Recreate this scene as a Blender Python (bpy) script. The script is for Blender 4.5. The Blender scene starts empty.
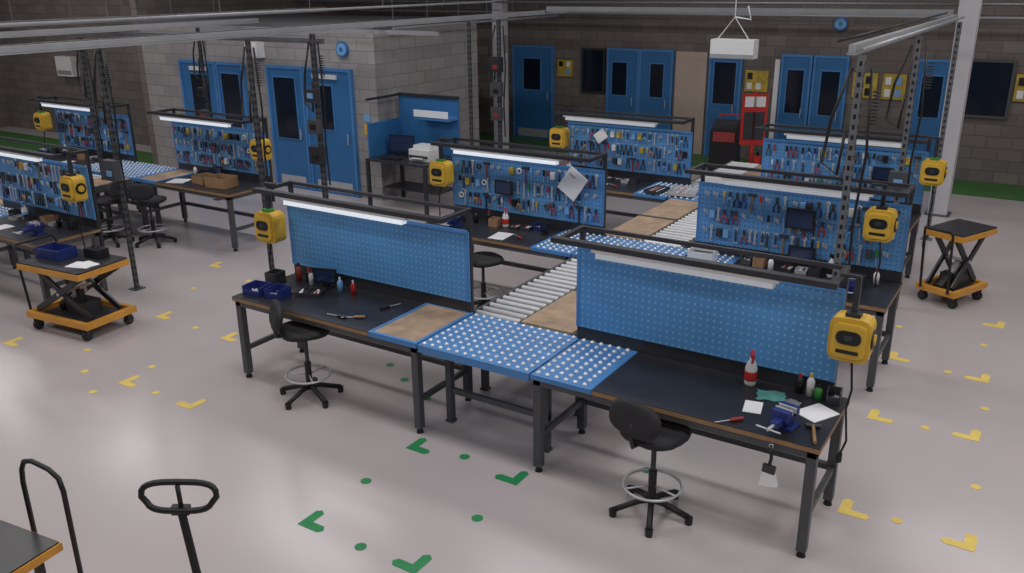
import bpy, math, random
from mathutils import Vector, Matrix
random.seed(7)
scn=bpy.context.scene
try:
    scn.view_settings.view_transform='Standard'; scn.view_settings.look='None'
except Exception: pass

# ------------------------------------------------------------------ materials
def lin(c):
    c=c/255.
    return c/12.92 if c<=.04045 else ((c+.055)/1.055)**2.4
def rgb(r,g,b): return (lin(r),lin(g),lin(b),1)
MATS={}
def mat(name,col,rough=.5,metal=0.,emit=0.,var=.0,vscale=4.,spec=.5):
    if name in MATS: return MATS[name]
    m=bpy.data.materials.new(name); m.use_nodes=True
    nt=m.node_tree; b=nt.nodes['Principled BSDF']
    c=rgb(*col); b.inputs['Base Color'].default_value=c
    b.inputs['Roughness'].default_value=rough; b.inputs['Metallic'].default_value=metal
    b.inputs['Specular IOR Level'].default_value=spec
    if emit:
        b.inputs['Emission Color'].default_value=c; b.inputs['Emission Strength'].default_value=emit
    if var:
        tc=nt.nodes.new('ShaderNodeTexCoord'); n=nt.nodes.new('ShaderNodeTexNoise')
        n.inputs['Scale'].default_value=vscale; n.inputs['Detail'].default_value=5
        r=nt.nodes.new('ShaderNodeMapRange'); r.inputs[1].default_value=.3; r.inputs[2].default_value=.7
        r.inputs[3].default_value=1-var; r.inputs[4].default_value=1+var
        mx=nt.nodes.new('ShaderNodeVectorMath'); mx.operation='SCALE'; mx.inputs[0].default_value=c[:3]
        nt.links.new(tc.outputs['Object'],n.inputs['Vector']); nt.links.new(n.outputs[0],r.inputs[0])
        nt.links.new(r.outputs[0],mx.inputs['Scale']); nt.links.new(mx.outputs[0],b.inputs['Base Color'])
    MATS[name]=m; return m

steel=mat('dark_steel_paint',(80,82,86),.45,.15,var=.1)
steel2=mat('charcoal_paint',(50,52,58),.4,.1,var=.1)
black=mat('black_plastic',(26,26,29),.45)
blackm=mat('black_bench_mat',(42,42,47),.36,var=.18,vscale=3)
ply=mat('plywood_edge',(150,118,84),.6,var=.15,vscale=8)
wood=mat('worn_plywood',(170,146,122),.55,var=.25,vscale=6)
blue=mat('blue_paint',(76,134,196),.45,var=.06)
dblue=mat('door_blue_paint',(54,114,170),.4,var=.05)
navy=mat('navy_plastic',(38,52,118),.4)
alu=mat('aluminium_rail',(160,163,168),.45,.25,var=.08)
galv=mat('galvanised_steel',(116,118,122),.45,.3,var=.15,vscale=12)
roller=mat('zinc_roller',(204,206,209),.38,.2)
ballm=mat('steel_ball',(228,232,238),.25,.25)
yellow=mat('yellow_plastic',(214,174,62),.5,var=.06)
orange=mat('orange_yellow_paint',(210,150,60),.45,var=.12)
tapey=mat('yellow_floor_tape',(232,204,108),.5,var=.08,vscale=9)
tapeg=mat('green_floor_tape',(38,134,80),.5,var=.12,vscale=9)
greenf=mat('green_walkway_paint',(66,112,58),.5,var=.12,vscale=3)
white=mat('white_plastic',(224,226,228),.4)
paper=mat('paper',(232,233,236),.7)
tube=mat('lamp_tube',(232,240,250),.4,emit=.5)
tubeoff=mat('lamp_diffuser',(214,220,228),.35,emit=.1)
red=mat('red_plastic',(190,46,42),.4)
redd=mat('dull_red',(150,56,54),.5)
silver=mat('tool_steel',(200,203,208),.35,.4)
toold=mat('tool_dark',(60,62,68),.4,.2)
card=mat('cardboard',(160,126,94),.7,var=.12)
teal=mat('teal_cloth',(80,144,138),.9,var=.2,vscale=14)
glassd=mat('dark_window_glass',(24,32,46),.12)
screen=mat('tablet_screen',(34,52,88),.15)
beige=mat('beige_board',(190,172,160),.6,var=.06,vscale=2)
coltile=mat('column_paint',(200,200,206),.5,var=.05,vscale=2)
rubber=mat('rubber_wheel',(40,38,40),.6)
green=mat('green_plastic',(60,140,60),.5)
yb=mat('yellow_noticeboard',(186,160,64),.6,var=.25,vscale=10)
skyb=mat('pale_blue_label',(120,170,220),.5)
blackf=mat('black_upholstery',(32,32,36),.7)

def peg_mat(name,base,hole,sp=.042,rad=.17):
    m=bpy.data.materials.new(name); m.use_nodes=True; nt=m.node_tree; b=nt.nodes['Principled BSDF']
    b.inputs['Roughness'].default_value=.42
    N=nt.nodes.new; L=nt.links.new
    tc=N('ShaderNodeTexCoord'); sx=N('ShaderNodeSeparateXYZ'); L(tc.outputs['Object'],sx.inputs[0])
    outs=[]
    for a in ('X','Z'):
        d=N('ShaderNodeMath'); d.operation='DIVIDE'; d.inputs[1].default_value=sp; L(sx.outputs[a],d.inputs[0])
        fr=N('ShaderNodeMath'); fr.operation='FRACT'; L(d.outputs[0],fr.inputs[0])
        s=N('ShaderNodeMath'); s.operation='SUBTRACT'; s.inputs[1].default_value=.5; L(fr.outputs[0],s.inputs[0])
        p=N('ShaderNodeMath'); p.operation='POWER'; p.inputs[1].default_value=2; L(s.outputs[0],p.inputs[0])
        outs.append(p)
    ad=N('ShaderNodeMath'); ad.operation='ADD'; L(outs[0].outputs[0],ad.inputs[0]); L(outs[1].outputs[0],ad.inputs[1])
    lt=N('ShaderNodeMath'); lt.operation='LESS_THAN'; lt.inputs[1].default_value=rad*rad; L(ad.outputs[0],lt.inputs[0])
    n=N('ShaderNodeTexNoise'); n.inputs['Scale'].default_value=2.2; L(tc.outputs['Object'],n.inputs['Vector'])
    mb=N('ShaderNodeMix'); mb.data_type='RGBA'; mb.inputs[6].default_value=rgb(*[x*.9 for x in base]); mb.inputs[7].default_value=rgb(*[min(255,x*1.1) for x in base])
    L(n.outputs[0],mb.inputs[0])
    mx=N('ShaderNodeMix'); mx.data_type='RGBA'; L(lt.outputs[0],mx.inputs[0]); L(mb.outputs[2],mx.inputs[6]); mx.inputs[7].default_value=rgb(*hole)
    L(mx.outputs[2],b.inputs['Base Color']); return m
pegA=peg_mat('pegboard_blue',(82,144,202),(124,178,222),.056,.17)
pegB=peg_mat('pegboard_blue_fine',(92,148,202),(58,98,150),.05,.17)

def block_mat(name,c1,c2,mort,axis='XZ'):
    m=bpy.data.materials.new(name); m.use_nodes=True; nt=m.node_tree; b=nt.nodes['Principled BSDF']
    b.inputs['Roughness'].default_value=.85
    N=nt.nodes.new; L=nt.links.new
    tc=N('ShaderNodeTexCoord'); sx=N('ShaderNodeSeparateXYZ'); cb=N('ShaderNodeCombineXYZ')
    L(tc.outputs['Object'],sx.inputs[0]); L(sx.outputs[axis[0]],cb.inputs[0]); L(sx.outputs['Z'],cb.inputs[1])
    br=N('ShaderNodeTexBrick'); L(cb.outputs[0],br.inputs['Vector'])
    br.inputs['Scale'].default_value=1; br.inputs['Brick Width'].default_value=.45; br.inputs['Row Height'].default_value=.225
    br.inputs['Mortar Size'].default_value=.01; br.inputs['Color1'].default_value=rgb(*c1); br.inputs['Color2'].default_value=rgb(*c2)
    br.inputs['Mortar'].default_value=rgb(*mort)
    n=N('ShaderNodeTexNoise'); n.inputs['Scale'].default_value=1.3; n.inputs['Detail'].default_value=6; L(tc.outputs['Object'],n.inputs['Vector'])
    mr=N('ShaderNodeMapRange'); mr.inputs[3].default_value=.8; mr.inputs[4].default_value=1.2; L(n.outputs[0],mr.inputs[0])
    sc=N('ShaderNodeVectorMath'); sc.operation='SCALE'; L(br.outputs['Color'],sc.inputs[0]); L(mr.outputs[0],sc.inputs['Scale'])
    L(sc.outputs[0],b.inputs['Base Color']); return m
cB=((122,115,111),(108,101,98),(95,90,88)); cF=((158,155,155),(146,143,144),(130,128,129))
blkB=block_mat('blockwork_back',*cB)
blkF=block_mat('blockwork_office',*cF)
blkFy=block_mat('blockwork_office_side',*cF,'YZ')
blkY=block_mat('blockwork_side',*cB,'YZ')

def floor_mat():
    m=bpy.data.materials.new('resin_floor'); m.use_nodes=True; nt=m.node_tree; b=nt.nodes['Principled BSDF']
    N=nt.nodes.new; L=nt.links.new
    tc=N('ShaderNodeTexCoord'); n=N('ShaderNodeTexNoise'); n.inputs['Scale'].default_value=.45; n.inputs['Detail'].default_value=3
    n2=N('ShaderNodeTexNoise'); n2.inputs['Scale'].default_value=1.2; n2.inputs['Detail'].default_value=4
    L(tc.outputs['Object'],n.inputs['Vector']); L(tc.outputs['Object'],n2.inputs['Vector'])
    cr=N('ShaderNodeValToRGB'); cr.color_ramp.elements[0].position=.3; cr.color_ramp.elements[1].position=.7
    cr.color_ramp.elements[0].color=rgb(181,173,175); cr.color_ramp.elements[1].color=rgb(191,183,185)
    L(n.outputs[0],cr.inputs[0]); L(cr.outputs[0],b.inputs['Base Color'])
    mr=N('ShaderNodeMapRange'); mr.inputs[3].default_value=.17; mr.inputs[4].default_value=.25; L(n2.outputs[0],mr.inputs[0]); L(mr.outputs[0],b.inputs['Roughness'])
    b.inputs['Specular IOR Level'].default_value=.55
    return m
floorm=floor_mat()

# ------------------------------------------------------------------ mesh builder
class MB:
    def __init__(s,name): s.n=name; s.v=[]; s.f=[]; s.fm=[]; s.sm=[]; s.mats=[]; s.M=Matrix.Identity(4)
    def mi(s,m):
        if m not in s.mats: s.mats.append(m)
        return s.mats.index(m)
    def add(s,vs,fs,m,smooth=False):
        o=len(s.v); i=s.mi(m)
        s.v+= [tuple(s.M@Vector(p)) for p in vs]
        for f in fs: s.f.append(tuple(o+k for k in f)); s.fm.append(i); s.sm.append(smooth)
    def box(s,x0,x1,y0,y1,z0,z1,m):
        s.add([(x0,y0,z0),(x1,y0,z0),(x1,y1,z0),(x0,y1,z0),(x0,y0,z1),(x1,y0,z1),(x1,y1,z1),(x0,y1,z1)],
              [(0,3,2,1),(4,5,6,7),(0,1,5,4),(1,2,6,5),(2,3,7,6),(3,0,4,7)],m)
    def cbox(s,c,d,m,rz=0,rx=0,ry=0):
        old=s.M; s.M=old@Matrix.Translation(c)@Matrix.Rotation(rz,4,'Z')@Matrix.Rotation(ry,4,'Y')@Matrix.Rotation(rx,4,'X')
        s.box(-d[0]/2,d[0]/2,-d[1]/2,d[1]/2,-d[2]/2,d[2]/2,m); s.M=old
    def rbox(s,x0,x1,y0,y1,z0,z1,r,m):
        pts=[]
        for cx,cz,a in ((x1-r,z1-r,0),(x0+r,z1-r,90),(x0+r,z0+r,180),(x1-r,z0+r,270)):
            for k in range(4):
                t=math.radians(a+k*30); pts.append((cx+r*math.cos(t),cz+r*math.sin(t)))
        n=len(pts); vs=[(p[0],y0,p[1]) for p in pts]+[(p[0],y1,p[1]) for p in pts]
        s.add(vs,[tuple(range(n)),tuple(range(2*n-1,n-1,-1))]+[(i,i+n,(i+1)%n+n,(i+1)%n) for i in range(n)],m)
    def prism(s,poly,z0,z1,m):
        n=len(poly); vs=[(p[0],p[1],z0) for p in poly]+[(p[0],p[1],z1) for p in poly]
        s.add(vs,[tuple(range(n-1,-1,-1)),tuple(range(n,2*n))]+[(i,(i+1)%n,(i+1)%n+n,i+n) for i in range(n)],m)
    def cyl(s,a,b,r,m,seg=12,r2=None,cap=True):
        a=Vector(a);b=Vector(b); d=(b-a).normalized(); r2=r if r2 is None else r2
        q=d.to_track_quat('Z','Y').to_matrix(); vs=[]
        for c,rr in ((a,r),(b,r2)):
            for i in range(seg):
                t=2*math.pi*i/seg; vs.append(c+q@Vector((rr*math.cos(t),rr*math.sin(t),0)))
        s.add(vs,[(i,(i+1)%seg,(i+1)%seg+seg,i+seg) for i in range(seg)],m,True)
        if cap: s.add(vs,[tuple(range(seg-1,-1,-1)),tuple(range(seg,2*seg))],m)
    def tube(s,pts,r,m,seg=8,closed=False):
        pts=[Vector(p) for p in pts]; n=len(pts); vs=[]; up=None
        for i,p in enumerate(pts):
            a=pts[(i-1)%n] if (closed or i>0) else p; b=pts[(i+1)%n] if (closed or i<n-1) else p
            d=(b-a).normalized()
            if up is None: up=d.orthogonal().normalized()
            up=(up-d*up.dot(d)).normalized(); w=d.cross(up)
            for k in range(seg):
                t=2*math.pi*k/seg; vs.append(p+up*r*math.cos(t)+w*r*math.sin(t))
        fs=[]
        for i in range(n if closed else n-1):
            j=(i+1)%n
            for k in range(seg): fs.append((i*seg+k,i*seg+(k+1)%seg,j*seg+(k+1)%seg,j*seg+k))
        if not closed: fs+= [tuple(range(seg-1,-1,-1)),tuple(range((n-1)*seg,n*seg))]
        s.add(vs,fs,m,True)
    def ring(s,c,R,r,m,axis='Z',n=20,seg=6):
        pts=[]
        for i in range(n):
            t=2*math.pi*i/n; a,b=R*math.cos(t),R*math.sin(t)
            pts.append({'Z':(c[0]+a,c[1]+b,c[2]),'Y':(c[0]+a,c[1],c[2]+b),'X':(c[0],c[1]+a,c[2]+b)}[axis])
        s.tube(pts,r,m,seg,True)
    def lathe(s,c,prof,m,seg=14):
        vs=[];n=len(prof)
        for (r,z) in prof:
            for i in range(seg):
                t=2*math.pi*i/seg; vs.append((c[0]+r*math.cos(t),c[1]+r*math.sin(t),c[2]+z))
        fs=[]
        for j in range(n-1):
            for i in range(seg): fs.append((j*seg+i,j*seg+(i+1)%seg,(j+1)*seg+(i+1)%seg,(j+1)*seg+i))
        s.add(vs,fs+[tuple(range(seg-1,-1,-1)),tuple(range((n-1)*seg,n*seg))],m,True)
    def dome(s,c,r,m,seg=8):
        s.lathe(c,[(r,0),(r*.8,r*.55),(r*.35,r*.9)],m,seg)
    def build(s,loc=(0,0,0),rz=0,mir=1,bevel=0):
        me=bpy.data.meshes.new(s.n)
        v=[(p[0]*mir,p[1],p[2]) for p in s.v]; f=[tuple(reversed(q)) for q in s.f] if mir<0 else s.f
        me.from_pydata(v,[],f)
        for m in s.mats: me.materials.append(m)
        me.polygons.foreach_set('material_index',s.fm); me.polygons.foreach_set('use_smooth',s.sm); me.update()
        o=bpy.data.objects.new(s.n,me); bpy.context.collection.objects.link(o); o.location=loc; o.rotation_euler=(0,0,rz)
        if bevel:
            b=o.modifiers.new('bevel','BEVEL'); b.width=bevel; b.segments=2; b.limit_method='ANGLE'; b.angle_limit=math.radians(50)
        return o

# ------------------------------------------------------------------ room
YB=19.3; YF=12.1; XO=-10.62; YO=15.3
def slab(name,x0,x1,y0,y1,z0,z1,m):
    b=MB(name); b.box(x0,x1,y0,y1,z0,z1,m); return b.build()
slab('floor',-26,8,-4,YB+.2,-.1,0,floorm)
ceilm=mat('ceiling_panel',(120,121,124),.8)
slab('ceiling',-26,8,-4,YB+.2,6.6,6.7,ceilm)
slab('wall_back',-17.2,8,YB,YB+.2,0,6.6,blkB)
slab('wall_right',8,8.2,-4,YB+.2,0,6.6,blkY)
slab('wall_left',-26.2,-26,-4,YB+.2,0,6.6,blkY)
slab('wall_front',-26,8,-4.2,-4,0,6.6,blkB)
slab('wall_rear_left',-26,-17.4,13.6,13.8,0,6.6,blkB)
slab('wall_office_front',-17.2,XO,YF,YF+.2,0,3.05,blkF)
slab('wall_office_side',XO-.2,XO,YF+.2,YO,0,3.05,blkFy)
slab('wall_office_end',-17.4,-17.2,YF,YB,0,6.6,blkY)
slab('wall_office_rear',-17.2,XO-.2,YO-.2,YO,0,3.05,blkF)
slab('ceiling_office',-17.2,XO,YF,YO,3.05,3.15,mat('office_roof',(96,96,100),.8))
w=MB('trim_green_walkway'); w.box(-17,8,17.9,YB-.02,0,.004,greenf); w.box(-26,-17.5,11.6,13.0,0,.004,greenf); w.build()

def door(name,x0,x1,z1,y,panes):
    y-=.002
    b=MB(name); b.box(x0,x1,y-.06,y,0.002,z1,dblue)
    b.box(x0-.05,x0,y-.08,y,0.002,z1+.05,blue); b.box(x1,x1+.05,y-.08,y,0.002,z1+.05,blue); b.box(x0,x1,y-.08,y,z1,z1+.05,blue)
    for (a,c,d,e) in panes:
        b.box(a-.03,c+.03,y-.075,y-.05,d-.03,e+.03,blue); b.box(a,c,y-.085,y-.05,d,e,glassd)
    b.cyl((x1-.1,y-.1,1.0),(x1-.1,y-.1,1.2),.012,silver,8); b.cyl((x1-.1,y-.1,1.1),(x1-.1,y-.05,1.1),.01,silver,6)
    b.box(x0+.1,x1-.1,y-.065,y-.05,.05,.25,silver)
    return b.build()
door('door_1',-12.3,-11.2,2.32,YF,[(-12.05,-11.65,1.25,2.05)])
door('door_2',-13.3,-12.42,2.32,YF,[(-13.15,-12.6,1.0,2.15)])
door('door_3',-14.75,-14.05,2.32,YF,[(-14.65,-14.15,1.1,2.15)])
door('door_4',-15.9,-14.87,2.32,YF,[(-15.6,-15.1,1.1,2.1)])
k=YB/18.3
def wx(u): return u*k
door('door_5',wx(-11.58),wx(-10.55),2.27,YB,[(wx(-11.3),wx(-10.85),1.25,2.0)])
door('door_7',wx(-9.05),wx(-8.35),2.27,YB,[(wx(-8.95),wx(-8.6),1.25,2.0)])
door('door_8',wx(-8.25),wx(-7.55),2.27,YB,[(wx(-8.02),wx(-7.72),1.25,2.0)])
door('door_9',wx(-2.62),wx(-1.95),2.27,YB,[(wx(-2.5),wx(-2.15),1.2,2.0)])
door('door_10',wx(-5.12),wx(-4.6),2.27,YB,[(wx(-5.02),wx(-4.7),1.1,2.0)])
door('door_11',wx(-4.48),wx(-3.9),2.27,YB,[(wx(-4.35),wx(-4.0),1.1,2.0)])
door('door_12',wx(-6.64),wx(-6.02),2.27,YB,[(wx(-6.56),wx(-6.1),1.2,2.1)])
def window(name,x0,x1,z0,z1,y,frame):
    y-=.002
    b=MB(name); b.box(x0,x1,y-.04,y,z0,z1,glassd)
    for q in ((x0-.05,x0,z0-.05,z1+.05),(x1,x1+.05,z0-.05,z1+.05),(x0,x1,z0-.05,z0),(x0,x1,z1,z1+.05)):
        b.box(q[0],q[1],y-.07,y,q[2],q[3],frame)
    b.build()
window('window_2',wx(-9.7),wx(-9.2),1.3,2.25,YB,steel2)
window('window_3',wx(-1.72),wx(-1.05),1.3,2.3,YB,steel)
window('window_4',wx(-.3),wx(.6),1.3,2.3,YB,steel)
b=MB('plywood_panel'); b.box(wx(-7.45),wx(-6.75),YB-.05,YB-.005,0.005,2.3,beige); b.build()
b=MB('door_frame_beige'); b.box(wx(-5.3),wx(-5.2),YB-.05,YB-.005,0.005,2.2,paper); b.build()
def notice(x0,x1,z0,z1,y=YB-.003):
    b=MB('notice_board'); b.box(x0,x1,y-.04,y,z0,z1,yb)
    n=max(1,int((x1-x0)/.2))
    for i in range(n):
        for j in range(2):
            c=random.choice([paper,black,yb,skyb,black]); xx=x0+.05+i*.2; zz=z0+.05+j*(z1-z0)*.48
            b.box(xx,xx+.11,y-.05,y-.035,zz,zz+(z1-z0)*.3,c)
    b.build()
notice(wx(-10.4),wx(-10.0),1.6,2.0); notice(wx(-5.9),wx(-5.42),1.5,1.95); notice(wx(-3.75),wx(-3.3),1.5,2.0); notice(wx(-3.2),wx(-2.78),1.5,2.0); notice(wx(-1.0)+.03,wx(-.8)+.15,1.6,2.1)
for x,y,z in ((-11.35,YF,2.72),(wx(-4.1),YB,2.95)):
    b=MB('wall_clock'); b.cyl((x,y-.05,z),(x,y-.003,z),.14,dblue,20); b.cyl((x,y-.06,z),(x,y-.05,z),.11,skyb,20); b.cyl((x,y-.07,z),(x,y-.06,z),.04,dblue,12); b.build()
b=MB('wall_sign'); b.box(-10.95,-10.75,YF-.02,YF-.002,1.2,1.4,yellow); b.box(-10.95,-10.8,YF-.02,YF-.002,1.45,1.58,skyb); b.build()
b=MB('door_sign'); b.box(-12.1,-11.5,YF-.1,YF-.065,2.18,2.26,white); b.build()
b=MB('door_sign'); b.box(-15.6,-15.1,YF-.1,YF-.065,2.18,2.26,white); b.build()
b=MB('wall_cabinet'); b.box(-13.75,-13.4,YF-.18,YF-.003,2.5,2.8,white); b.box(-13.72,-13.43,YF-.19,YF-.18,2.53,2.77,paper); b.build()
b=MB('wall_heater'); b.box(-22.8,-22.1,13.4,13.597,1.6,2.1,white); b.box(-22.75,-22.15,13.39,13.4,1.65,1.75,alu); b.build()

def column(x,y,r):
    b=MB('steel_column'); b.box(x-r,x+r,y-r,y+r,0.02,6.6,coltile); b.box(x-r*1.3,x+r*1.3,y-r*1.3,y+r*1.3,0,.02,steel); b.build(bevel=.03)
column(-1.68,16.2,.15); column(-11.3,17.2,.13)

# ------------------------------------------------------------------ overhead rails
def beam(b,p,q,w,h,m):
    p=Vector(p);q=Vector(q); d=q-p; L=d.length; c=(p+q)/2
    old=b.M; b.M=old@Matrix.Translation(c)@d.to_track_quat('X','Z').to_matrix().to_4x4(); b.box(-L/2,L/2,-w/2,w/2,-h/2,h/2,m); b.M=old
def rail(name,p,q,w=.05,h=.08,m=alu):
    b=MB(name); beam(b,p,q,w,h,m)
    off=Vector((0,0,-h/2-.01)); beam(b,Vector(p)+off,Vector(q)+off,w*1.35,.015,m)
    return b
def pipe(x0,y0,x1,y1,z,r=.025,m=alu,name='overhead_pipe'):
    b=MB(name); b.cyl((x0,y0,z),(x1,y1,z),r,m,8)
    n=6
    for i in range(n+1):
        t=i/n; b.cyl((x0+(x1-x0)*t,y0+(y1-y0)*t,z+r),(x0+(x1-x0)*t,y0+(y1-y0)*t,6.6),.006,galv,5)
    b.build()
rail('overhead_rail',(-8.7,4.2,3.3),(-8.7,15.6,3.3),.04,.06).build()
rail('overhead_rail',(-10.0,4.5,3.24),(-10.0,11.9,3.24),.035,.05,galv).build()
rail('overhead_rail',(-13.4,5.0,3.2),(-13.4,12.0,3.2),.05,.07).build()
rail('overhead_rail',(-11.6,4.0,3.42),(-11.6,12.0,3.42),.04,.06,galv).build()
b=rail('overhead_rail',(-1.68,8.0,3.3),(-1.68,14.6,3.3),.06,.07); 
b.tube([(-1.58,8.0,3.3),(-1.58,14.6,3.3)],.018,alu); b.tube([(-1.8,8.0,3.36),(-1.8,14.6,3.36)],.012,black); b.build()
b=rail('overhead_rail',(-8.66,14.8,3.36),(-1.75,14.8,3.36),.05,.07); b.build()
rail('overhead_rail',(-16,9.0,3.12),(-8.8,9.0,3.12),.035,.05,galv).build()
rail('overhead_rail',(-16,11.6,3.08),(-8.8,11.6,3.08),.04,.05).build()
pipe(-17,16.6,7,16.6,3.42,.025,galv); pipe(-17,18.9,7,18.9,3.12,.025); pipe(-10.4,12.4,-10.4,18.3,3.08,.025)
pipe(-9.3,4.6,-9.3,14,3.5,.018); pipe(-14.6,6,-14.6,12,3.3,.025,galv)
b=MB('roof_truss')
for z in (3.55,4.1): b.box(-17,7.9,17.0,17.06,z,z+.05,galv)
x=-17
while x<7.4: 
    beam(b,(x,17.03,3.58),(x+.4,17.03,4.12),.025,.025,galv); beam(b,(x+.4,17.03,4.12),(x+.8,17.03,3.58),.025,.025,galv); x+=.8
b.build()
def strut(x,y,z0,z1,holes=True,m=galv,w=.06,extra=0,hose=False):
    b=MB('strut_post'); b.box(x-w/2,x+w/2,y-w/2,y+w/2,z0,z1,m); b.box(x-.08,x+.08,y-.08,y+.08,z0,z0+.01,m)
    if holes:
        z=z0+.1
        while z<z1-.05:
            b.box(x-.012,x+.012,y-w/2-.003,y-w/2,z,z+.04,black); b.box(x+w/2,x+w/2+.003,y-.012,y+.012,z,z+.04,black); z+=.09
    rd=random.Random(int(abs(x*10+y*7)))
    for i in range(extra):
        zz=1.5+i*.42; s=rd.uniform(.7,1.1)
        b.box(x-.12*s,x+.1*s,y-w/2-.1,y-w/2-.0,zz,zz+.24*s,rd.choice([steel2,toold,steel]))
        b.box(x-.05,x+.05,y-w/2-.11,y-w/2-.1,zz+.06,zz+.13,rd.choice([skyb,redd,black]))
    if extra or hose:
        b.tube([(x+.09,y,z1-.1),(x+.13,y,2.4),(x+.09,y,1.8),(x+.11,y,1.2)],.012,black)
        b.tube([(x-.07,y,z1-.1),(x-.2,y,2.7),(x-.24,y,2.3),(x-.1,y,2.2),(x-.07,y,2.6)],.014,black)
        for q in range(10): b.ring((x+.16,y-.03,2.95-q*.03),.03,.006,black,'Z',10,4)
    b.build()
strut(-1.6,8.05,0,3.24,hose=True); strut(-1.6,11.0,0,3.24,extra=1); strut(-1.6,14.45,0,3.24)
strut(-8.7,7.6,0,3.23,m=steel,w=.05,hose=True); strut(-8.7,8.7,0,3.23,extra=3,m=steel); strut(-8.7,13.2,0,3.23,extra=3,m=steel)
strut(-10.25,6.6,0,3.2,m=steel,extra=1,w=.05); strut(-8.7,12.3,0,3.23,m=steel,w=.05); strut(-13.4,10.6,0,3.13,m=steel,extra=2,w=.05)
strut(-13.0,8.1,0,3.13,m=steel,w=.05,hose=True)

b=MB('suspended_control_box'); b.box(-4.55,-3.92,12.4,12.62,2.79,3.05,white); b.box(-4.55,-3.92,12.39,12.4,2.79,2.85,alu)
b.tube([(-4.48,12.5,3.05),(-4.25,12.5,3.35),(-4.03,12.5,3.05)],.008,white); b.tube([(-4.25,12.5,3.35),(-4.25,12.5,6.6)],.008,white); b.tube([(-4.25,12.5,3.35),(-4.02,12.5,3.32),(-4.07,12.5,3.5)],.012,white); b.build(bevel=.02)

# ------------------------------------------------------------------ tools
def tools(b,x0,x1,z0,z1,yb_,dens=.068):
    rows=3; y=yb_-.018
    for rr in range(rows):
        zt=z1-.04-rr*(z1-z0)/rows; x=x0+.05
        while x<x1-.05:
            kd=random.choice('wwwwssspppphxxbrrwwp.'); 
            if kd=='w':
                L=random.uniform(.1,.18); b.box(x-.009,x+.009,y-.006,y+.006,zt-L,zt,silver if random.random()<.65 else toold)
                b.ring((x,y,zt),.018,.007,silver,'Y',8,4); b.cbox((x,y,zt-L),(.036,.012,.025),silver)
            elif kd=='s':
                c=random.choice([red,black,black,redd,navy,black,yellow,skyb,green,white]); L=random.uniform(.06,.09)
                b.cyl((x,y,zt),(x,y,zt-L),.014,c,8); b.cyl((x,y,zt-L),(x,y,zt-L-.08),.005,silver,5)
            elif kd=='p':
                c=random.choice([redd,red,navy,black,toold,orange,black,skyb])
                b.tube([(x,y,zt-.05),(x-.03,y,zt-.1),(x-.025,y,zt-.16)],.008,c,5); b.tube([(x,y,zt-.05),(x+.03,y,zt-.1),(x+.025,y,zt-.16)],.008,c,5)
                b.cbox((x,y,zt-.025),(.03,.012,.06),toold)
            elif kd=='h':
                b.cyl((x,y,zt),(x,y,zt-.2),.011,random.choice([ply,black,redd]),6); b.cbox((x,y,zt),(.09,.03,.03),toold); x+=.03
            elif kd=='x':
                b.cbox((x,y,zt-.06),(.06,.04,.09),random.choice([black,toold,steel,skyb,white,yb]))
                x+=.02
            elif kd=='b':
                b.ring((x,y,zt-.05),.032,.011,random.choice([black,white,toold,steel]),'Y',12,5); x+=.02
            elif kd=='r':
                for q in range(3): b.cyl((x+q*.02,y,zt-.01-q*.005),(x+q*.02,y,zt-.05-q*.01),.008,silver,6)
                x+=.04
            x+=dens*random.uniform(.7,1.4)

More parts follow.
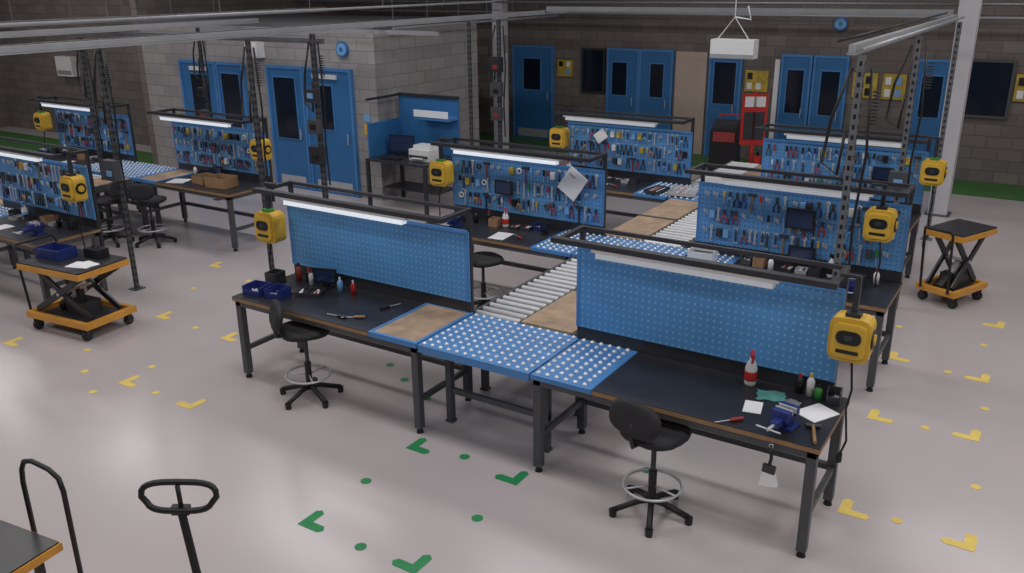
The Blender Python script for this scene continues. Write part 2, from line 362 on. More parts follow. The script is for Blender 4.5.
# ------------------------------------------------------------------ workbench
DB=.88
def workbench(ox,oy,mir,inlay='wood',peg=pegB,lamp=tubeoff,lampx=(.45,1.9),tool=False,reel=.08,seed=0,LB=2.26,ztop=1.72,bo=0,br=0,rz_=0):
    random.seed(seed)
    b=MB('workbench'); H=.9; w=.07
    for lx in (.02,LB-.09):
        for ly in (.02,DB-.1):
            b.box(lx,lx+w,ly,ly+w,.05,H-.05,steel); b.cyl((lx+w/2,ly+w/2,.0),(lx+w/2,ly+w/2,.05),.035,black,10,.02)
        b.box(lx+.015,lx+w-.015,.09,DB-.1,.3,.35,steel)
    b.box(.09,LB-.09,DB-.08,DB-.03,.3,.35,steel)
    b.box(.02,LB-.02,.02,.07,H-.1,H-.045,steel); b.box(.02,LB-.02,DB-.08,DB-.03,H-.1,H-.045,steel)
    for lx in (.02,LB-.07,.58,1.3): b.box(lx,lx+.05,.07,DB-.08,H-.1,H-.045,steel)
    xi=.56
    b.box(xi,LB,0,DB,H-.045,H-.008,ply); b.box(xi,LB,0.0,DB,H-.008,H,blackm)
    b.box(0.01,xi-.004,0,DB,H-.045,H-.012,blue)
    if inlay=='wood':
        b.box(.01,xi-.004,0,.035,H-.012,H+.008,blue); b.box(.01,xi-.004,DB-.035,DB,H-.012,H+.008,blue)
        b.box(.01,.04,.035,DB-.035,H-.012,H+.008,blue); b.box(xi-.034,xi-.004,.035,DB-.035,H-.012,H+.008,blue)
        b.box(.04,xi-.034,.035,DB-.035,H-.012,H+.002,wood)
    else:
        b.box(.01,xi-.004,0,DB,H-.012,H,blue)
        for i in range(6):
            for j in range(10): b.dome((.055+i*.084,.05+j*.086,H),.023,ballm,7)
    yb0=DB-.03; P0=.02+bo; P1=LB-.02+br
    b.box(P0,P1,yb0,yb0+.02,H,1.02,steel2)
    for lx in (P0,P1-.04): b.box(lx,lx+.04,yb0+.02,yb0+.06,H-.3,1.9,steel2)
    for lx in (P0,P1-.04): b.box(lx,lx+.04,yb0-.4,yb0+.06,1.88,1.92,steel2)
    b.box(P0-.02,P1+.02,yb0-.44,yb0-.37,1.885,1.93,steel2); b.box(P0+.04,P1-.04,yb0+.02,yb0+.05,1.885,1.92,steel2)
    b.box(lampx[0]-.04,lampx[1]+.04,yb0-.43,yb0-.35,1.855,1.883,white)
    b.box(lampx[0],lampx[1],yb0-.43,yb0-.355,1.81,1.855,lamp)
    ob=b.build((ox,oy,0),0,mir,bevel=.004)
    p=MB('pegboard_panel'); p.box(P0,P1,yb0-.012,yb0+.005,1.02,ztop-.02,peg)
    for q in (P0,P1-.025): p.box(q,q+.025,yb0-.018,yb0-.01,1.02,ztop-.02,blue)
    p.box(P0,P1,yb0-.02,yb0-.01,ztop-.035,ztop,blue)
    po=p.build((0,0,0),0,mir); po.parent=ob
    if tool:
        t=MB('hanging_tools'); tools(t,P0+.04,P1-.04,1.06,ztop-.04,yb0-.02); to=t.build((0,0,0),0,mir); to.parent=ob
    cable_reel(ox+mir*(LB+reel),oy+.6,mir,rz_)
    return ob

def cable_reel(x,y,mir,dz=0):
    b=MB('cable_reel'); w=.14
    b.rbox(-w,w,-.08,.08,1.33,1.65,.06,yellow); b.rbox(-w*.82,w*.82,-.11,-.08,1.365,1.615,.05,yellow)
    b.rbox(-.085,.085,-.118,-.11,1.47,1.57,.045,black); b.rbox(-.03,.03,-.121,-.118,1.5,1.54,.018,toold)
    b.cbox((0,-.113,1.415),(.15,.01,.025),black)
    b.cyl((w,0,1.5),(w+.01,0,1.5),.07,black,14); b.cyl((w+.01,0,1.5),(w+.02,0,1.5),.04,yellow,12)
    b.box(-.02,.02,-.02,.02,1.65,1.93-dz,steel2); b.box(-.12,.02,-.02,.02,1.932-dz,1.955-dz,steel2)
    b.box(-.05,.05,-.05,.03,1.65,1.68,green if random.random()<.4 else steel2)
    pts=[(.02,0,1.33),(.05,-.02,1.1),(.03,-.03,.95),(.06,-.03,.7),(.02,.0,.55)]
    b.tube(pts,.009,black,6); b.cyl((.02,0,.5),(.02,0,.57),.022,black,8)
    return b.build((x,y,dz),0,mir,bevel=.006)

def ball_table(x0,x1,y0,y1):
    b=MB('ball_transfer_table'); H=.9; x0+=.005; x1-=.005
    b.box(x0,x1,y0,y1,H-.012,H,blue); b.box(x0,x1,y0,y0+.03,H-.07,H-.012,blue); b.box(x0,x1,y1-.03,y1,H-.07,H-.012,blue)
    nx=int((x1-x0)/.085); ny=int((y1-y0)/.085)
    for i in range(nx):
        for j in range(ny): b.dome((x0+(i+.5)*(x1-x0)/nx,y0+(j+.5)*(y1-y0)/ny,H),.023,ballm,7)
    for lx in (x0+.02,x1-.08):
        b.box(lx,lx+.06,y0+.35,y0+.41,.02,H-.05,steel)
        b.box(lx-.01,lx+.07,y0+.34,y0+.42,0,.02,steel)
    b.box(x0+.02,x1-.02,y0+.36,y0+.4,.3,.35,steel)
    return b.build()
def conveyor(x0,x1,y0,y1,lanes):
    b=MB('roller_conveyor'); H=.9; xm=(x0+x1)/2
    for x in (x0,xm-.02,x1-.04): b.box(x,x+.04,y0,y1,H-.12,H-.01,steel)
    for i,kind in enumerate(lanes):
        a=x0+.045 if i==0 else xm+.025; c=xm-.025 if i==0 else x1-.045
        if kind=='r':
            b.box(a,c,y0+.02,y1-.02,H-.125,H-.115,black)
            y=y0+.05
            while y<y1-.04:
                b.cyl((a,y,H-.03),(c,y,H-.03),.03,roller,10); y+=.118
        else:
            b.box(a-.02,c+.02,y0+.01,y1-.01,H-.03,H,wood)
            b.box(a-.02,c+.02,(y0+y1)/2-.03,(y0+y1)/2+.03,H,H+.006,steel)
    for y in (y0+.15,y1-.2):
        for x in (x0,x1-.06):
            b.box(x,x+.06,y,y+.06,.02,H-.12,steel); b.box(x-.01,x+.07,y-.01,y+.07,0,.02,steel)
        b.box(x0,x1,y+.01,y+.05,.3,.35,steel)
    for x in (x0+.01,x1-.05): b.box(x,x+.04,y0+.15,y1-.15,.3,.35,steel)
    return b.build()

FR=5.42
R=[(0,0.0),(3.0,-.12),(6.1,-.35)]
for i,(dy,dx) in enumerate(R):
    workbench(-4.475+dx+(.12 if i==2 else 0),FR+dy,-1,'wood' if i==0 else 'ball',pegA if i==0 else pegB,tube if i<2 else tubeoff,(.45,1.95),tool=i>0,seed=i+1,LB=(2.37,2.3,2.15)[i],reel=(.0,-.02,.0)[i])
    workbench(-3.325+dx,FR+dy,1,'ball',pegA if i==0 else pegB,tubeoff,((.35,1.75),(.45,1.9),(.45,1.9))[i],tool=i>0,seed=i+11,LB=(2.28,2.26,2.2)[i],reel=(.0,-.25,.09)[i],ztop=1.76 if i==0 else 1.72,bo=(-.05,0,0)[i],br=(-.1,0,0)[i],rz_=(.01,.06,.02)[i])
    ball_table(-4.47+dx+(.06 if i==2 else 0),-3.33+dx,FR+dy,FR+dy+DB)
conveyor(-4.55,-3.42,FR+.92,FR+2.97,'rw')
conveyor(-4.68,-3.6,FR+3.92,FR+6.07,'wr')
conveyor(-4.85,-3.75,FR+7.02,FR+9.2,'rw')
OX=-9.3
workbench(-3.325+OX,FR,1,'ball',pegB,tube,(.45,1.9),tool=True,seed=21,reel=.04)
workbench(-3.325+OX-.05,FR+3.0,1,'wood',pegB,tube,(.3,1.9),tool=True,seed=22,reel=.13)
workbench(-4.475+OX-.05,FR+3.0,-1,'ball',pegB,tube,(.45,1.9),tool=True,seed=23,reel=.0)
ball_table(-4.47+OX-.05,-3.33+OX-.05,FR+3,FR+3+DB)
ball_table(-4.47+OX,-3.33+OX,FR,FR+DB)
conveyor(-4.5+OX,-3.4+OX,FR+.92,FR+2.97,'rw')

# ------------------------------------------------------------------ drafting chairs
def chair(x,y,rz,hs=.68):
    b=MB('drafting_chair')
    for i in range(5):
        t=2*math.pi*i/5+.3; c,s=math.cos(t),math.sin(t)
        b.tube([(0,0,.12),(c*.1,s*.1,.115),(c*.3,s*.3,.055)],.025,black,6); b.cyl((c*.3,s*.3,.0),(c*.3,s*.3,.06),.028,black,8,.032)
    b.cyl((0,0,.09),(0,0,.38),.032,black,12); b.cyl((0,0,.38),(0,0,hs-.04),.02,toold,10)
    b.ring((0,0,.25),.22,.011,silver,'Z',28,6)
    for i in range(3):
        t=2*math.pi*i/3; b.tube([(0,0,.25),(.22*math.cos(t),.22*math.sin(t),.25)],.008,silver,5)
    b.box(-.1,.1,-.12,.1,hs-.05,hs-.03,steel2)
    def pad(cx,cy,cz,ax,ay,az,M=None):
        old=b.M
        if M is not None: b.M=old@M
        vs=[];fs=[];n=20;rings=[(.80,-1),(.96,-.6),(1,0),(.96,.6),(.8,.95),(.4,.8)]
        for (r,zz) in rings:
            for i in range(n):
                t=2*math.pi*i/n; c,s=math.cos(t),math.sin(t)
                e=lambda v:math.copysign(abs(v)**.75,v)
                vs.append((cx+ax*r*e(c),cy+ay*r*e(s),cz+az*zz))
        for j in range(len(rings)-1):
            for i in range(n): fs.append((j*n+i,j*n+(i+1)%n,(j+1)*n+(i+1)%n,(j+1)*n+i))
        fs+=[tuple(range(n-1,-1,-1)),tuple(range((len(rings)-1)*n,len(rings)*n))]
        b.add(vs,fs,blackf,True); b.M=old
    pad(0,0,hs,.25,.24,.04)
    b.tube([(0,-.1,hs-.04),(0,-.26,hs-.03),(0,-.29,hs+.08),(0,-.27,hs+.16)],.018,black,6)
    pad(0,0,0,.23,.13,.035,Matrix.Translation((0,-.25,hs+.19))@Matrix.Rotation(math.radians(76),4,'X'))
    return b.build((x,y,0),rz)
chair(-2.22,5.4,-.25,.71); chair(-5.9,5.47,-.6,.72)
chair(-5.75,8.3,-.5); chair(-11.9,8.1,.5,.7); chair(-12.5,7.75,1.9,.7)

# ------------------------------------------------------------------ carts
def caster(b,x,y,r=.06):
    b.cyl((x-.02,y,r),(x+.02,y,r),r,rubber,14); b.cyl((x-.024,y,r),(x+.024,y,r),r*.5,silver,10)
    b.box(x-.035,x-.025,y-.03,y+.03,r*.6,r*2+.03,steel2); b.box(x+.025,x+.035,y-.03,y+.03,r*.6,r*2+.03,steel2); b.box(x-.035,x+.035,y-.04,y+.04,r*2+.02,r*2+.035,steel2)
def lift_cart(x,y,rz,h=.85,L=.95,W=.55,handle=True):
    b=MB('scissor_lift_cart'); hx=L/2; hy=W/2
    for cx in (-hx+.1,hx-.1):
        for cy in (-hy+.06,hy-.06): caster(b,cx,cy)
    for s in (-1,1): b.box(-hx,hx,s*(hy-.03)-.03,s*(hy-.03)+.03,.155,.23,orange)
    for s in (-1,1): b.box(s*(hx-.03)-.03,s*(hx-.03)+.03,-hy+.06,hy-.06,.155,.23,orange)
    b.box(-hx+.1,hx-.1,-hy+.1,hy-.1,.17,.19,steel2)
    for s in (-1,1):
        yy=s*(hy-.1)
        beam(b,(-hx+.1,yy,.24),(hx-.1,yy,h-.1),.03,.07,steel2); beam(b,(hx-.1,yy*.8,.24),(-hx+.1,yy*.8,h-.1),.03,.07,steel2)
    b.cyl((0,-hy+.08,(.24+h-.1)/2),(0,hy-.08,(.24+h-.1)/2),.02,silver,8)
    b.cyl((-.25,0,.25),(.1,0,.5),.045,silver,10); b.cyl((-.3,0,.22),(-.1,0,.36),.07,black,12)
    b.box(-.1,.22,-.12,.12,.19,.36,toold); b.cyl((.1,-.05,.36),(.1,-.05,.5),.05,black,10)
    b.box(-hx,hx,-hy,hy,h-.09,h-.02,orange); b.box(-hx+.01,hx-.01,-hy+.01,hy-.01,h-.02,h,blackm)
    if handle: b.tube([(-hx-.02,-hy+.08,.2),(-hx-.1,-hy+.08,.95),(-hx-.14,-hy+.1,1.0),(-hx-.14,hy-.1,1.0),(-hx-.1,hy-.08,.95),(-hx-.02,hy-.08,.2)],.016,black,8)
    return b.build((x,y,0),rz,bevel=.004)
lift_cart(-9.6,5.42,.1,.84,1.05,.7)
lift_cart(-.93,11.7,1.15,.95,.74,.52)
b=MB('open_parts_tray'); b.box(-.2,.2,-.13,.13,.842,.86,navy)
for q in ((-.2,.2,-.13,-.12),(-.2,.2,.12,.13),(-.2,-.19,-.12,.12),(.19,.2,-.12,.12)): b.box(q[0],q[1],q[2],q[3],.86,.96,navy)
b.build((-9.88,5.4,0.001),.1)
b=MB('instruction_sheets'); b.cbox((0,0,.843),(.3,.21,.004),paper,.3); b.cbox((.04,.03,.848),(.25,.19,.003),paper,-.1); b.build((-9.3,5.35,0))
b=MB('power_tool_case'); b.box(-.12,.12,-.08,.08,.842,.95,black); b.tube([(-.05,0,.95),(-.05,0,.98),(.05,0,.98),(.05,0,.95)],.01,black,6); b.build((-9.45,5.64,0),.1,bevel=.01)
b=MB('platform_trolley'); h=.86
b.box(-.9,0,-.6,0,h-.06,h-.01,orange); b.box(-.89,-.01,-.59,-.01,h-.01,h,blackm)
for cx in (-.8,-.12):
    for cy in (-.5,-.1): caster(b,cx,cy)
b.box(-.88,-.02,-.58,-.02,.155,.2,orange)
for cx in (-.8,-.1):
    for cy in (-.5,-.1): b.box(cx-.02,cx+.02,cy-.02,cy+.02,.2,h-.06,steel2)
pts=[(-.3,.04,.25),(-.3,.04,1.15),(-.285,.04,1.24),(-.25,.04,1.3),(-.18,.04,1.32),(-.04,.04,1.30),(.03,.04,1.26),(.05,.04,1.18),(.05,.04,.25)]
b.tube(pts,.015,black,8); b.box(-.32,.07,.0,.06,.2,.27,steel2)
b.build((-4.5,2.17,0),.12)
b=MB('pallet_truck')
hz=1.27
loop=[]
for i in range(24):
    t=2*math.pi*i/24; c,s=math.cos(t),math.sin(t); e=lambda v,p:math.copysign(abs(v)**p,v)
    loop.append((.21*e(c,.6)*(1 if s>-.2 else .88),.02*s,hz-.06+.08*e(s,.6)))
b.tube(loop,.018,black,8,True); b.tube([(0,.0,hz+.01),(0.005,0,hz-.16)],.014,black,6)
b.box(-.05,.05,-.02,.02,hz-.17,hz-.12,black)
b.cyl((0,0,hz-.15),(.12,-.12,.4),.024,black,10); b.cyl((.12,-.14,.12),(.12,-.14,.45),.06,orange,14); b.cyl((.12,-.14,.4),(.12,-.14,.5),.035,silver,10)
b.cyl((.07,-.08,.09),(.11,-.08,.09),.09,rubber,16); b.cyl((.13,-.08,.09),(.17,-.08,.09),.09,rubber,16)
b.box(-.15,.39,-.32,-.2,.1,.3,orange)
for s in (-1,1):
    b.box(.12+s*.19-.08,.12+s*.19+.08,-1.45,-.3,.07,.12,orange); b.cyl((.12+s*.19-.04,-1.3,.045),(.12+s*.19+.04,-1.3,.045),.045,rubber,12)
b.build((-3.81,2.5,0),.55)

# ------------------------------------------------------------------ bench-top objects
def vise(x,y,z,rz,m=navy):
    b=MB('bench_vise'); b.box(-.07,.07,-.07,.07,0,.02,m); b.cyl((0,0,.02),(0,0,.06),.05,m,14)
    b.box(-.045,.045,-.09,.06,.06,.12,m); b.box(-.065,.065,-.0,.05,.1,.16,m); b.box(-.065,.065,-.015,0.0,.125,.165,silver)
    b.box(-.03,.03,-.2,-.05,.065,.11,m); b.box(-.065,.065,-.12,-.065,.09,.16,m); b.box(-.065,.065,-.065,-.05,.125,.165,silver)
    b.cyl((0,-.28,.085),(0,-.1,.085),.012,silver,8); b.cyl((-.09,-.27,.085),(.09,-.27,.085),.007,silver,6)
    b.cyl((0,.05,.1),(0,.09,.1),.03,m,10)
    b.build((x,y,z),rz,bevel=.005)
def spray(x,y,z,rz=0,body=white,head=red,sc=1):
    b=MB('spray_bottle'); b.M=Matrix.Scale(sc,4); b.lathe((0,0,0),[(.035,0),(.042,.02),(.042,.13),(.03,.17),(.015,.19),(.015,.21)],body,14)
    b.lathe((0,0,.04),[(.0425,0),(.0435,.01),(.0435,.06),(.0425,.07)],head,14); b.box(-.012,.012,-.02,.03,.21,.25,head); b.box(-.01,.01,-.07,-.02,.228,.25,head); b.box(-.008,.008,-.05,-.035,.18,.23,head)
    b.build((x,y,z),rz)
def bottle(x,y,z,m,cap=white,h=.16,r=.03,name='oil_bottle'):
    b=MB(name); b.lathe((0,0,0),[(r,0),(r,h*.65),(r*.5,h*.8),(r*.35,h*.82)],m,12); b.cyl((0,0,h*.8),(0,0,h),r*.4,cap,10); b.build((x,y,z))
def bin_(x,y,z,m=navy,rz=0,w=.2,d=.14,h=.09,fill=True):
    b=MB('parts_bin'); b.box(-w/2,w/2,-d/2,d/2,0,.01,m)
    b.box(-w/2,-w/2+.01,-d/2,d/2,.01,h,m); b.box(w/2-.01,w/2,-d/2,d/2,.01,h,m); b.box(-w/2+.01,w/2-.01,d/2-.01,d/2,.01,h,m); b.box(-w/2+.01,w/2-.01,-d/2,-d/2+.01,.01,h*.6,m)
    if fill:
        for i in range(8): b.cyl((random.uniform(-w*.35,w*.35),random.uniform(-d*.3,d*.3),.01),(random.uniform(-w*.35,w*.35),random.uniform(-d*.3,d*.3),.04),.01,silver,6)
    b.build((x,y,z),rz)
def sheet(x,y,z,rz,name='paper_sheet',w=.21,d=.297):
    b=MB(name); b.cbox((0,0,.003),(w,d,.004),paper); b.build((x,y,z),rz)
def hammer(x,y,z,rz):
    b=MB('hammer'); b.cyl((0,-.13,.018),(0,.12,.018),.013,ply,8); b.cyl((-.05,.12,.018),(.05,.12,.018),.018,toold,10); b.build((x,y,z),rz)
def screwdriver(x,y,z,rz,m=redd):
    b=MB('screwdriver'); b.cyl((0,0,.016),(0,.1,.016),.015,m,8); b.cyl((0,.1,.016),(0,.22,.016),.004,silver,6); b.build((x,y,z),rz)
def cloth(x,y,z,rz,m=teal,s=1):
    b=MB('cleaning_cloth'); n=9; vs=[];fs=[]
    for i in range(n):
        for j in range(n):
            e=max(abs(i-4),abs(j-4))/4
            vs.append((s*(i-4)*.035*(1+.12*math.sin(j*1.7)),s*(j-4)*.028*(1+.15*math.cos(i*1.3)),.004+(1-e)*.05*(.6+.4*math.sin(i*2.1+j*1.4))))
    for i in range(n-1):
        for j in range(n-1): fs.append((i*n+j,(i+1)*n+j,(i+1)*n+j+1,i*n+j+1))
    b.add(vs,fs,m,True); o=b.build((x,y,z),rz); sd=o.modifiers.new('s','SUBSURF'); sd.levels=1; sd.render_levels=1
def monitor(x,y,z,rz,w=.34,h=.22,name='tablet_computer'):
    b=MB(name); b.box(-w/2,w/2,-.012,.012,.05,.05+h,black); b.box(-w/2+.02,w/2-.02,-.014,-.01,.07,.03+h,screen)
    b.box(-.03,.03,0,.03,.01,.1,black); b.box(-w*.25,w*.25,-.06,.06,0,.012,black); b.build((x,y,z),rz)
def crate(x,y,z,rz,w,d,h,m=card,name='cardboard_box'):
    b=MB(name); b.box(-w/2,w/2,-d/2,d/2,0,.01,m)
    for q in ((-w/2,w/2,-d/2,-d/2+.008),(-w/2,w/2,d/2-.008,d/2),(-w/2,-w/2+.008,-d/2+.008,d/2-.008),(w/2-.008,w/2,-d/2+.008,d/2-.008)): b.box(q[0],q[1],q[2],q[3],.01,h,m)
    b.box(-w/2+.02,w/2-.02,-d/2+.02,d/2-.02,.01,h*.6,toold); b.build((x,y,z),rz)
def tray(x,y,z,rz,w=.3,d=.2,m=silver):
    b=MB('tool_tray'); b.box(-w/2,w/2,-d/2,d/2,0,.008,m)
    for q in ((-w/2,w/2,-d/2,-d/2+.008),(-w/2,w/2,d/2-.008,d/2),(-w/2,-w/2+.008,-d/2+.008,d/2-.008),(w/2-.008,w/2,-d/2+.008,d/2-.008)): b.box(q[0],q[1],q[2],q[3],.008,.04,m)
    for i in range(7):
        x1=random.uniform(-w*.4,w*.4); b.cyl((x1,-d*.35,.02),(x1+random.uniform(-.03,.03),d*.35,.025),.009,random.choice([toold,red,silver,white]),6)
    b.build((x,y,z),rz)
Z=.901
vise(-1.33,5.62,Z,-.2); hammer(-1.13,5.58,Z,.3); sheet(-1.2,5.93,Z,-.5,w=.2,d=.26); sheet(-1.62,5.78,Z,.2,'notepad',.13,.19)
spray(-1.76,6.14,Z,.4,sc=1.12); cloth(-1.56,6.03,Z,.3,s=.75); cloth(-1.4,5.98,Z,1.2,mat('grey_cloth',(120,124,128),.9,var=.2,vscale=12),.5)
bottle(-1.4,6.2,Z,black,red); bottle(-1.32,6.2,Z,white,yellow,.18); bottle(-1.25,6.16,Z,green,black,.12); bin_(-1.14,6.18,Z,toold,.1,.1,.12,.1)
screwdriver(-1.62,5.55,Z,2.4)
b=MB('hand_brush'); bx,by=-1.36,5.385
b.tube([(bx,by,.84),(bx+.01,by-.005,.76),(bx,by,.7)],.012,black,8); b.ring((bx,by,.85),.014,.004,silver,'Y',10,4)
b.cbox((bx,by,.67),(.09,.025,.06),toold,0,0,.1)
b.add([(bx-.045,by-.012,.64),(bx+.045,by-.012,.64),(bx+.07,by-.018,.55),(bx-.06,by-.018,.53),(bx-.045,by+.012,.64),(bx+.045,by+.012,.64),(bx+.07,by+.015,.55),(bx-.06,by+.015,.53)],[(0,3,2,1),(4,5,6,7),(0,1,5,4),(1,2,6,5),(2,3,7,6),(3,0,4,7)],paper)
b.build()
bin_(-6.68,5.62,Z,navy,.1,.22,.2,.1); bin_(-6.43,5.66,Z,navy,.1,.18,.2,.1); monitor(-6.2,6.1,Z,.3,.26,.16)
bottle(-6.6,6.12,Z,redd,black,.2); bottle(-6.5,6.16,Z,black,red,.15); bottle(-6.4,6.1,Z,white,redd,.16); tray(-6.2,5.88,Z,.4,.26,.18,toold)
bottle(-5.82,6.1,Z,red,white,.15,.026,'lubricant_can'); bottle(-6.0,6.1,Z,skyb,white,.15)
screwdriver(-5.3,5.9,Z,-.4,black); screwdriver(-5.28,5.66,Z,2.2,ply); screwdriver(-5.42,5.56,Z,1.7,toold); hammer(-6.48,5.85,Z,1.1)
crate(-6.74,5.92,Z,.1,.14,.16,.14,toold,'tool_box')
def clutter(ox,oy,mir,seed,n=10):
    random.seed(seed); xs=[.68+i*(1.5/n) for i in range(n)]; seq=list('btmocstbctooc'); random.shuffle(seq)
    for i,xx in enumerate(xs):
        X=ox+mir*xx; Y=oy+random.uniform(.55,.7); c=seq[i]
        if c=='b': bin_(X,Y,Z,random.choice([navy,redd,toold,steel]),random.uniform(-.1,.1),.12,.13,.09)
        elif c=='t': tray(X,Y,Z,random.uniform(-.1,.1),.12,.16,random.choice([silver,toold]))
        elif c=='m': monitor(X,Y,Z,random.uniform(-.1,.1),.12,.1)
        elif c=='o': bottle(X,Y,Z,random.choice([white,redd,black,toold,black]),random.choice([red,black]),.16)
        elif c=='s': spray(X,Y,Z,random.uniform(-1,1),head=random.choice([red,black,skyb]))
        elif c=='c': crate(X,Y,Z,random.uniform(-.1,.1),.12,.14,.1,random.choice([card,toold,redd,toold]))
    sheet(ox+mir*1.1,oy+.2,Z,random.uniform(-.5,.5)); vise(ox+mir*1.85,oy+.3,Z,0); screwdriver(ox+mir*.8,oy+.2,Z,1)
for (dy,dx) in R[1:]:
    clutter(-4.475+dx,FR+dy,-1,int(dy*10)); clutter(-3.325+dx,FR+dy,1,int(dy*10)+3)
clutter(-3.325+OX,FR,1,51); clutter(-4.475+OX-.05,FR+3,-1,53)
crate(-10.95,8.75,Z,.1,.4,.3,.16); crate(-11.4,8.8,Z,-.1,.3,.28,.12); sheet(-11.85,8.65,Z,.4,'document_sheet',.3,.3)
bottle(-12.0,9.1,Z,white,red,.16); bin_(-11.8,9.1,Z,toold,0,.14,.13,.1); monitor(-11.5,9.15,Z,0,.2,.14)
def board_tablet(x,y,z,w=.26,h=.18):
    b=MB('wall_mounted_tablet'); b.box(-w/2,w/2,-.02,.015,0,h,black); b.box(-w/2+.02,w/2-.02,-.024,-.02,.02,h-.02,screen); b.box(-.04,.04,.015,.03,.05,h-.05,steel2); b.build((x,y,z))
YT=DB-.13
board_tablet(-2.25,FR+3+YT,1.35,.3,.22); board_tablet(-6.0,FR+3+YT,1.28,.26,.18); board_tablet(-2.0,FR+6.1+YT,1.3); board_tablet(-2.2,FR+3+YT,1.0,.28,.16)
b=MB('wall_mounted_clipboard'); b.cbox((0,0,0),(.28,.01,.34),paper,0,0,.6); b.cbox((0,-.008,.1),(.1,.01,.03),silver,0,0,.6); b.build((-5.0,FR+3+YT,1.53))
b=MB('wall_mounted_clipboard'); b.cbox((0,0,0),(.16,.01,.2),paper,0,0,.9); b.build((-6.2,FR+6.1+YT,1.55))
tray(-4.6,FR+6.4,.925,.2,.4,.5,silver); sheet(-4.1,FR+6.6,.925,.2,'drawing_sheet',.4,.3); crate(-3.2,8.9,.925,.1,.28,.25,.12,white,'white_tote')
tray(-4.98,FR+6.3,.925,-.1,.22,.4,toold)

# ------------------------------------------------------------------ computer / printer desk beside office
b=MB('computer_desk'); x0,x1,y0,y1=-10.5,-9.15,11.55,12.55
for x in (x0,x1-.06):
    for y in (y0,y1-.06): b.box(x,x+.06,y,y+.06,0,.86,steel2)
b.box(x0,x1,y0,y1,.86,.9,steel2); b.box(x0+.06,x1-.06,y0+.4,y1-.06,.3,.33,steel2)
b.box(x0,x1,y1,y1+.03,.9,1.9,dblue); b.box(x0+.6,x1,y1-.3,y1,1.55,1.6,blue); b.box(x0+.6,x1,y1-.32,y1-.3,1.6,1.72,tubeoff)
b.box(x0,x0+.04,y0+.1,y1,1.9,1.94,steel2); b.box(x0,x1,y1-.03,y1+.05,1.9,1.95,steel2)
b.box(x0,x0+.03,y0+.1,y1,.9,1.5,dblue)
b.build(bevel=.004)
monitor(-10.1,12.1,.901,.2,.5,.32,'computer_monitor')
b=MB('printer'); b.box(-.22,.22,-.18,.18,0,.2,white); b.box(-.2,.2,-.2,-.1,.06,.1,toold); b.box(-.18,.18,-.1,.16,.2,.26,white); b.box(-.12,.12,-.25,-.15,.05,.06,paper); b.build((-9.5,12.0,.901),0,bevel=.015)
b=MB('keyboard'); b.box(-.2,.2,-.07,.07,0,.02,black); b.build((-10.05,11.72,.901),.1)
b=MB('floor_scrubber'); b.box(-.28,.28,-.3,.3,.08,.95,black); b.box(-.22,.22,-.32,-.3,.7,.9,redd); b.box(-.25,.25,-.25,.25,.95,1.08,toold); b.tube([(-.2,.3,.9),(-.2,.4,1.15),(.2,.4,1.15),(.2,.3,.9)],.02,red,6)
for s in (-.2,.2): b.cyl((s-.03,-.2,.08),(s+.03,-.2,.08),.08,rubber,12); b.cyl((s-.03,.2,.08),(s+.03,.2,.08),.08,rubber,12)
b.build((-6.0,17.6,0),.2,bevel=.02)
b=MB('fire_point_stand'); b.box(-.03,.03,-.03,.03,0,1.75,red); b.box(-.25,.25,-.02,.02,.7,1.7,red); b.box(-.2,.2,-.03,-.02,1.45,1.65,white); b.box(-.2,.2,-.03,-.02,.8,1.35,toold); b.box(-.2,.2,-.3,.15,0,.03,red)
b.cyl((.1,-.15,.03),(.1,-.15,.5),.08,red,14); b.cyl((.1,-.15,.5),(.1,-.15,.58),.03,black,10); b.build((-5.35,17.3,0),.5)

# ------------------------------------------------------------------ floor markings
def lmark(name,pts,m,s=.19,w=.08):
    b=MB(name)
    for (x,y,a) in pts:
        old=b.M; b.M=Matrix.Translation((x,y,0))@Matrix.Rotation(math.radians(a),4,'Z')
        b.prism([(-w/2,-w/2),(s-.03,-w/2),(s,0),(s-.03,w/2),(w/2,w/2),(w/2,s-.03),(0,s),(-w/2,s-.03)],.0005,.0035,m); b.M=old
    b.build()
def dots(name,pts,m,r=.045):
    b=MB(name)
    for (x,y) in pts: b.cyl((x,y,.0005),(x,y,.0035),r,m,16)
    b.build()
lmark('green_corner_marks',[(-4.42,5.22,0),(-3.35,5.22,90),(-4.4,3.9,0),(-3.35,3.9,90)],tapeg)
dots('green_dot_marks',[(-3.93,5.33),(-4.4,4.59),(-3.32,4.64),(-3.84,3.9),(-5.72,6.47),(-5.35,6.26),(-4.9,6.05),(-2.5,5.95)],tapeg)
lmark('yellow_corner_marks',[(-7.8,4.7,0),(-9.9,4.65,0),(-6.75,4.7,90),(-9.1,6.1,0),(-.97,6.2,0),(-.1,6.2,90),(-.3,9.3,90),(-.25,7.95,90),(-1.2,9.42,0),(-1.1,7.9,0),(-.3,11.0,90),(-10.2,7.8,0),(-7.85,6.05,0),(-1.15,12.6,0)],tapey)
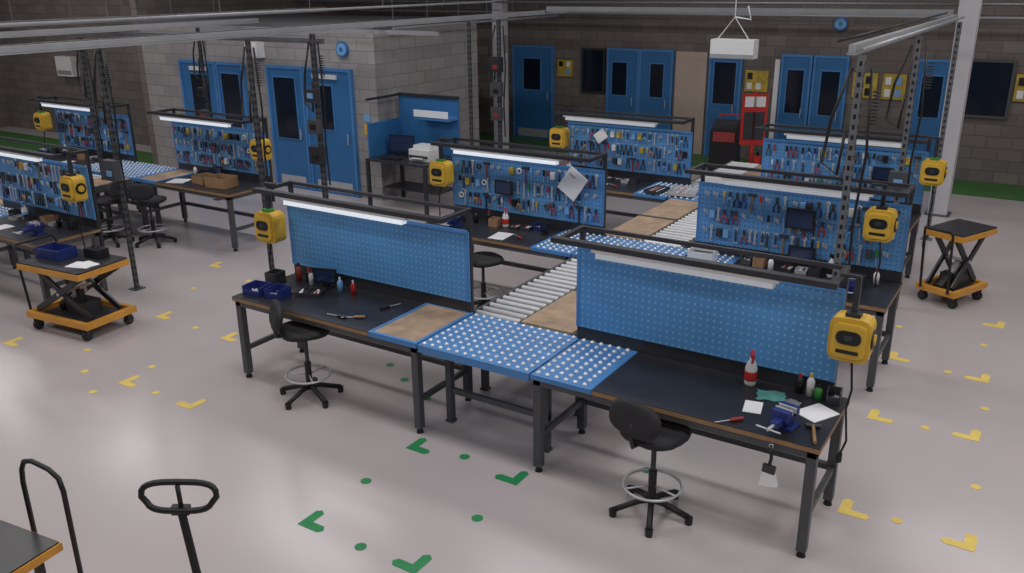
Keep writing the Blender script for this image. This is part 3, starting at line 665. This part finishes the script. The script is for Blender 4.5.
dots('yellow_dot_marks',[(-7.87,4.4),(-7.88,5.1),(-.6,6.28),(-.23,8.63),(-.64,9.34),(-.65,7.94),(-8.9,5.0),(-8.4,4.65),(-8.4,6.08),(-7.3,4.72),(-9.6,7.0),(-9.2,7.6),(-.4,10.3),(-1.3,10.4),(-.15,7.1)],tapey,.04)

# ------------------------------------------------------------------ lights
def area(x,y,z,sx,sy,e,col=(1,.97,.955)):
    l=bpy.data.lights.new('ceiling_light','AREA'); l.shape='RECTANGLE'; l.size=sx; l.size_y=sy; l.energy=e; l.color=col
    o=bpy.data.objects.new('ceiling_light',l); bpy.context.collection.objects.link(o); o.location=(x,y,z)
    b=MB('light_fixture'); b.box(-sx/2-.04,sx/2+.04,-sy/2-.04,sy/2+.04,.03,.12,white); b.tube([(0,0,.12),(0,0,6.6-z)],.01,steel2); b.build((x,y,z))
for x in (-22,-16.5,-11,-5.5,0,5):
    for y in (0,5,10,15.5):
        if y>15 and x<-10: continue
        e=88 if x>-14 else 62
        if y>15: e*=.7
        area(x,y,6.0,3.2,1.2,e)
wd=bpy.data.worlds.new('w'); scn.world=wd; wd.use_nodes=True
wd.node_tree.nodes['Background'].inputs[0].default_value=(.5,.56,.7,1); wd.node_tree.nodes['Background'].inputs[1].default_value=.3

# ------------------------------------------------------------------ camera
f,th,h,ro=871.3,math.radians(19.45),math.radians(32.72),math.radians(-.62)
fw=Vector((-math.sin(h)*math.cos(th),math.cos(h)*math.cos(th),-math.sin(th)))
r=Vector((math.cos(h),math.sin(h),0)); u=r.cross(fw)
R2=r*math.cos(ro)+u*math.sin(ro); U2=u*math.cos(ro)-r*math.sin(ro)
cam=bpy.data.cameras.new('camera'); co=bpy.data.objects.new('camera',cam); bpy.context.collection.objects.link(co)
cam.sensor_width=36; cam.lens=36*f/1024; cam.clip_start=.05; cam.clip_end=100
M=Matrix((( R2.x,U2.x,-fw.x,0),(R2.y,U2.y,-fw.y,0),(R2.z,U2.z,-fw.z,3.89),(0,0,0,1)))
co.matrix_world=M
scn.camera=co
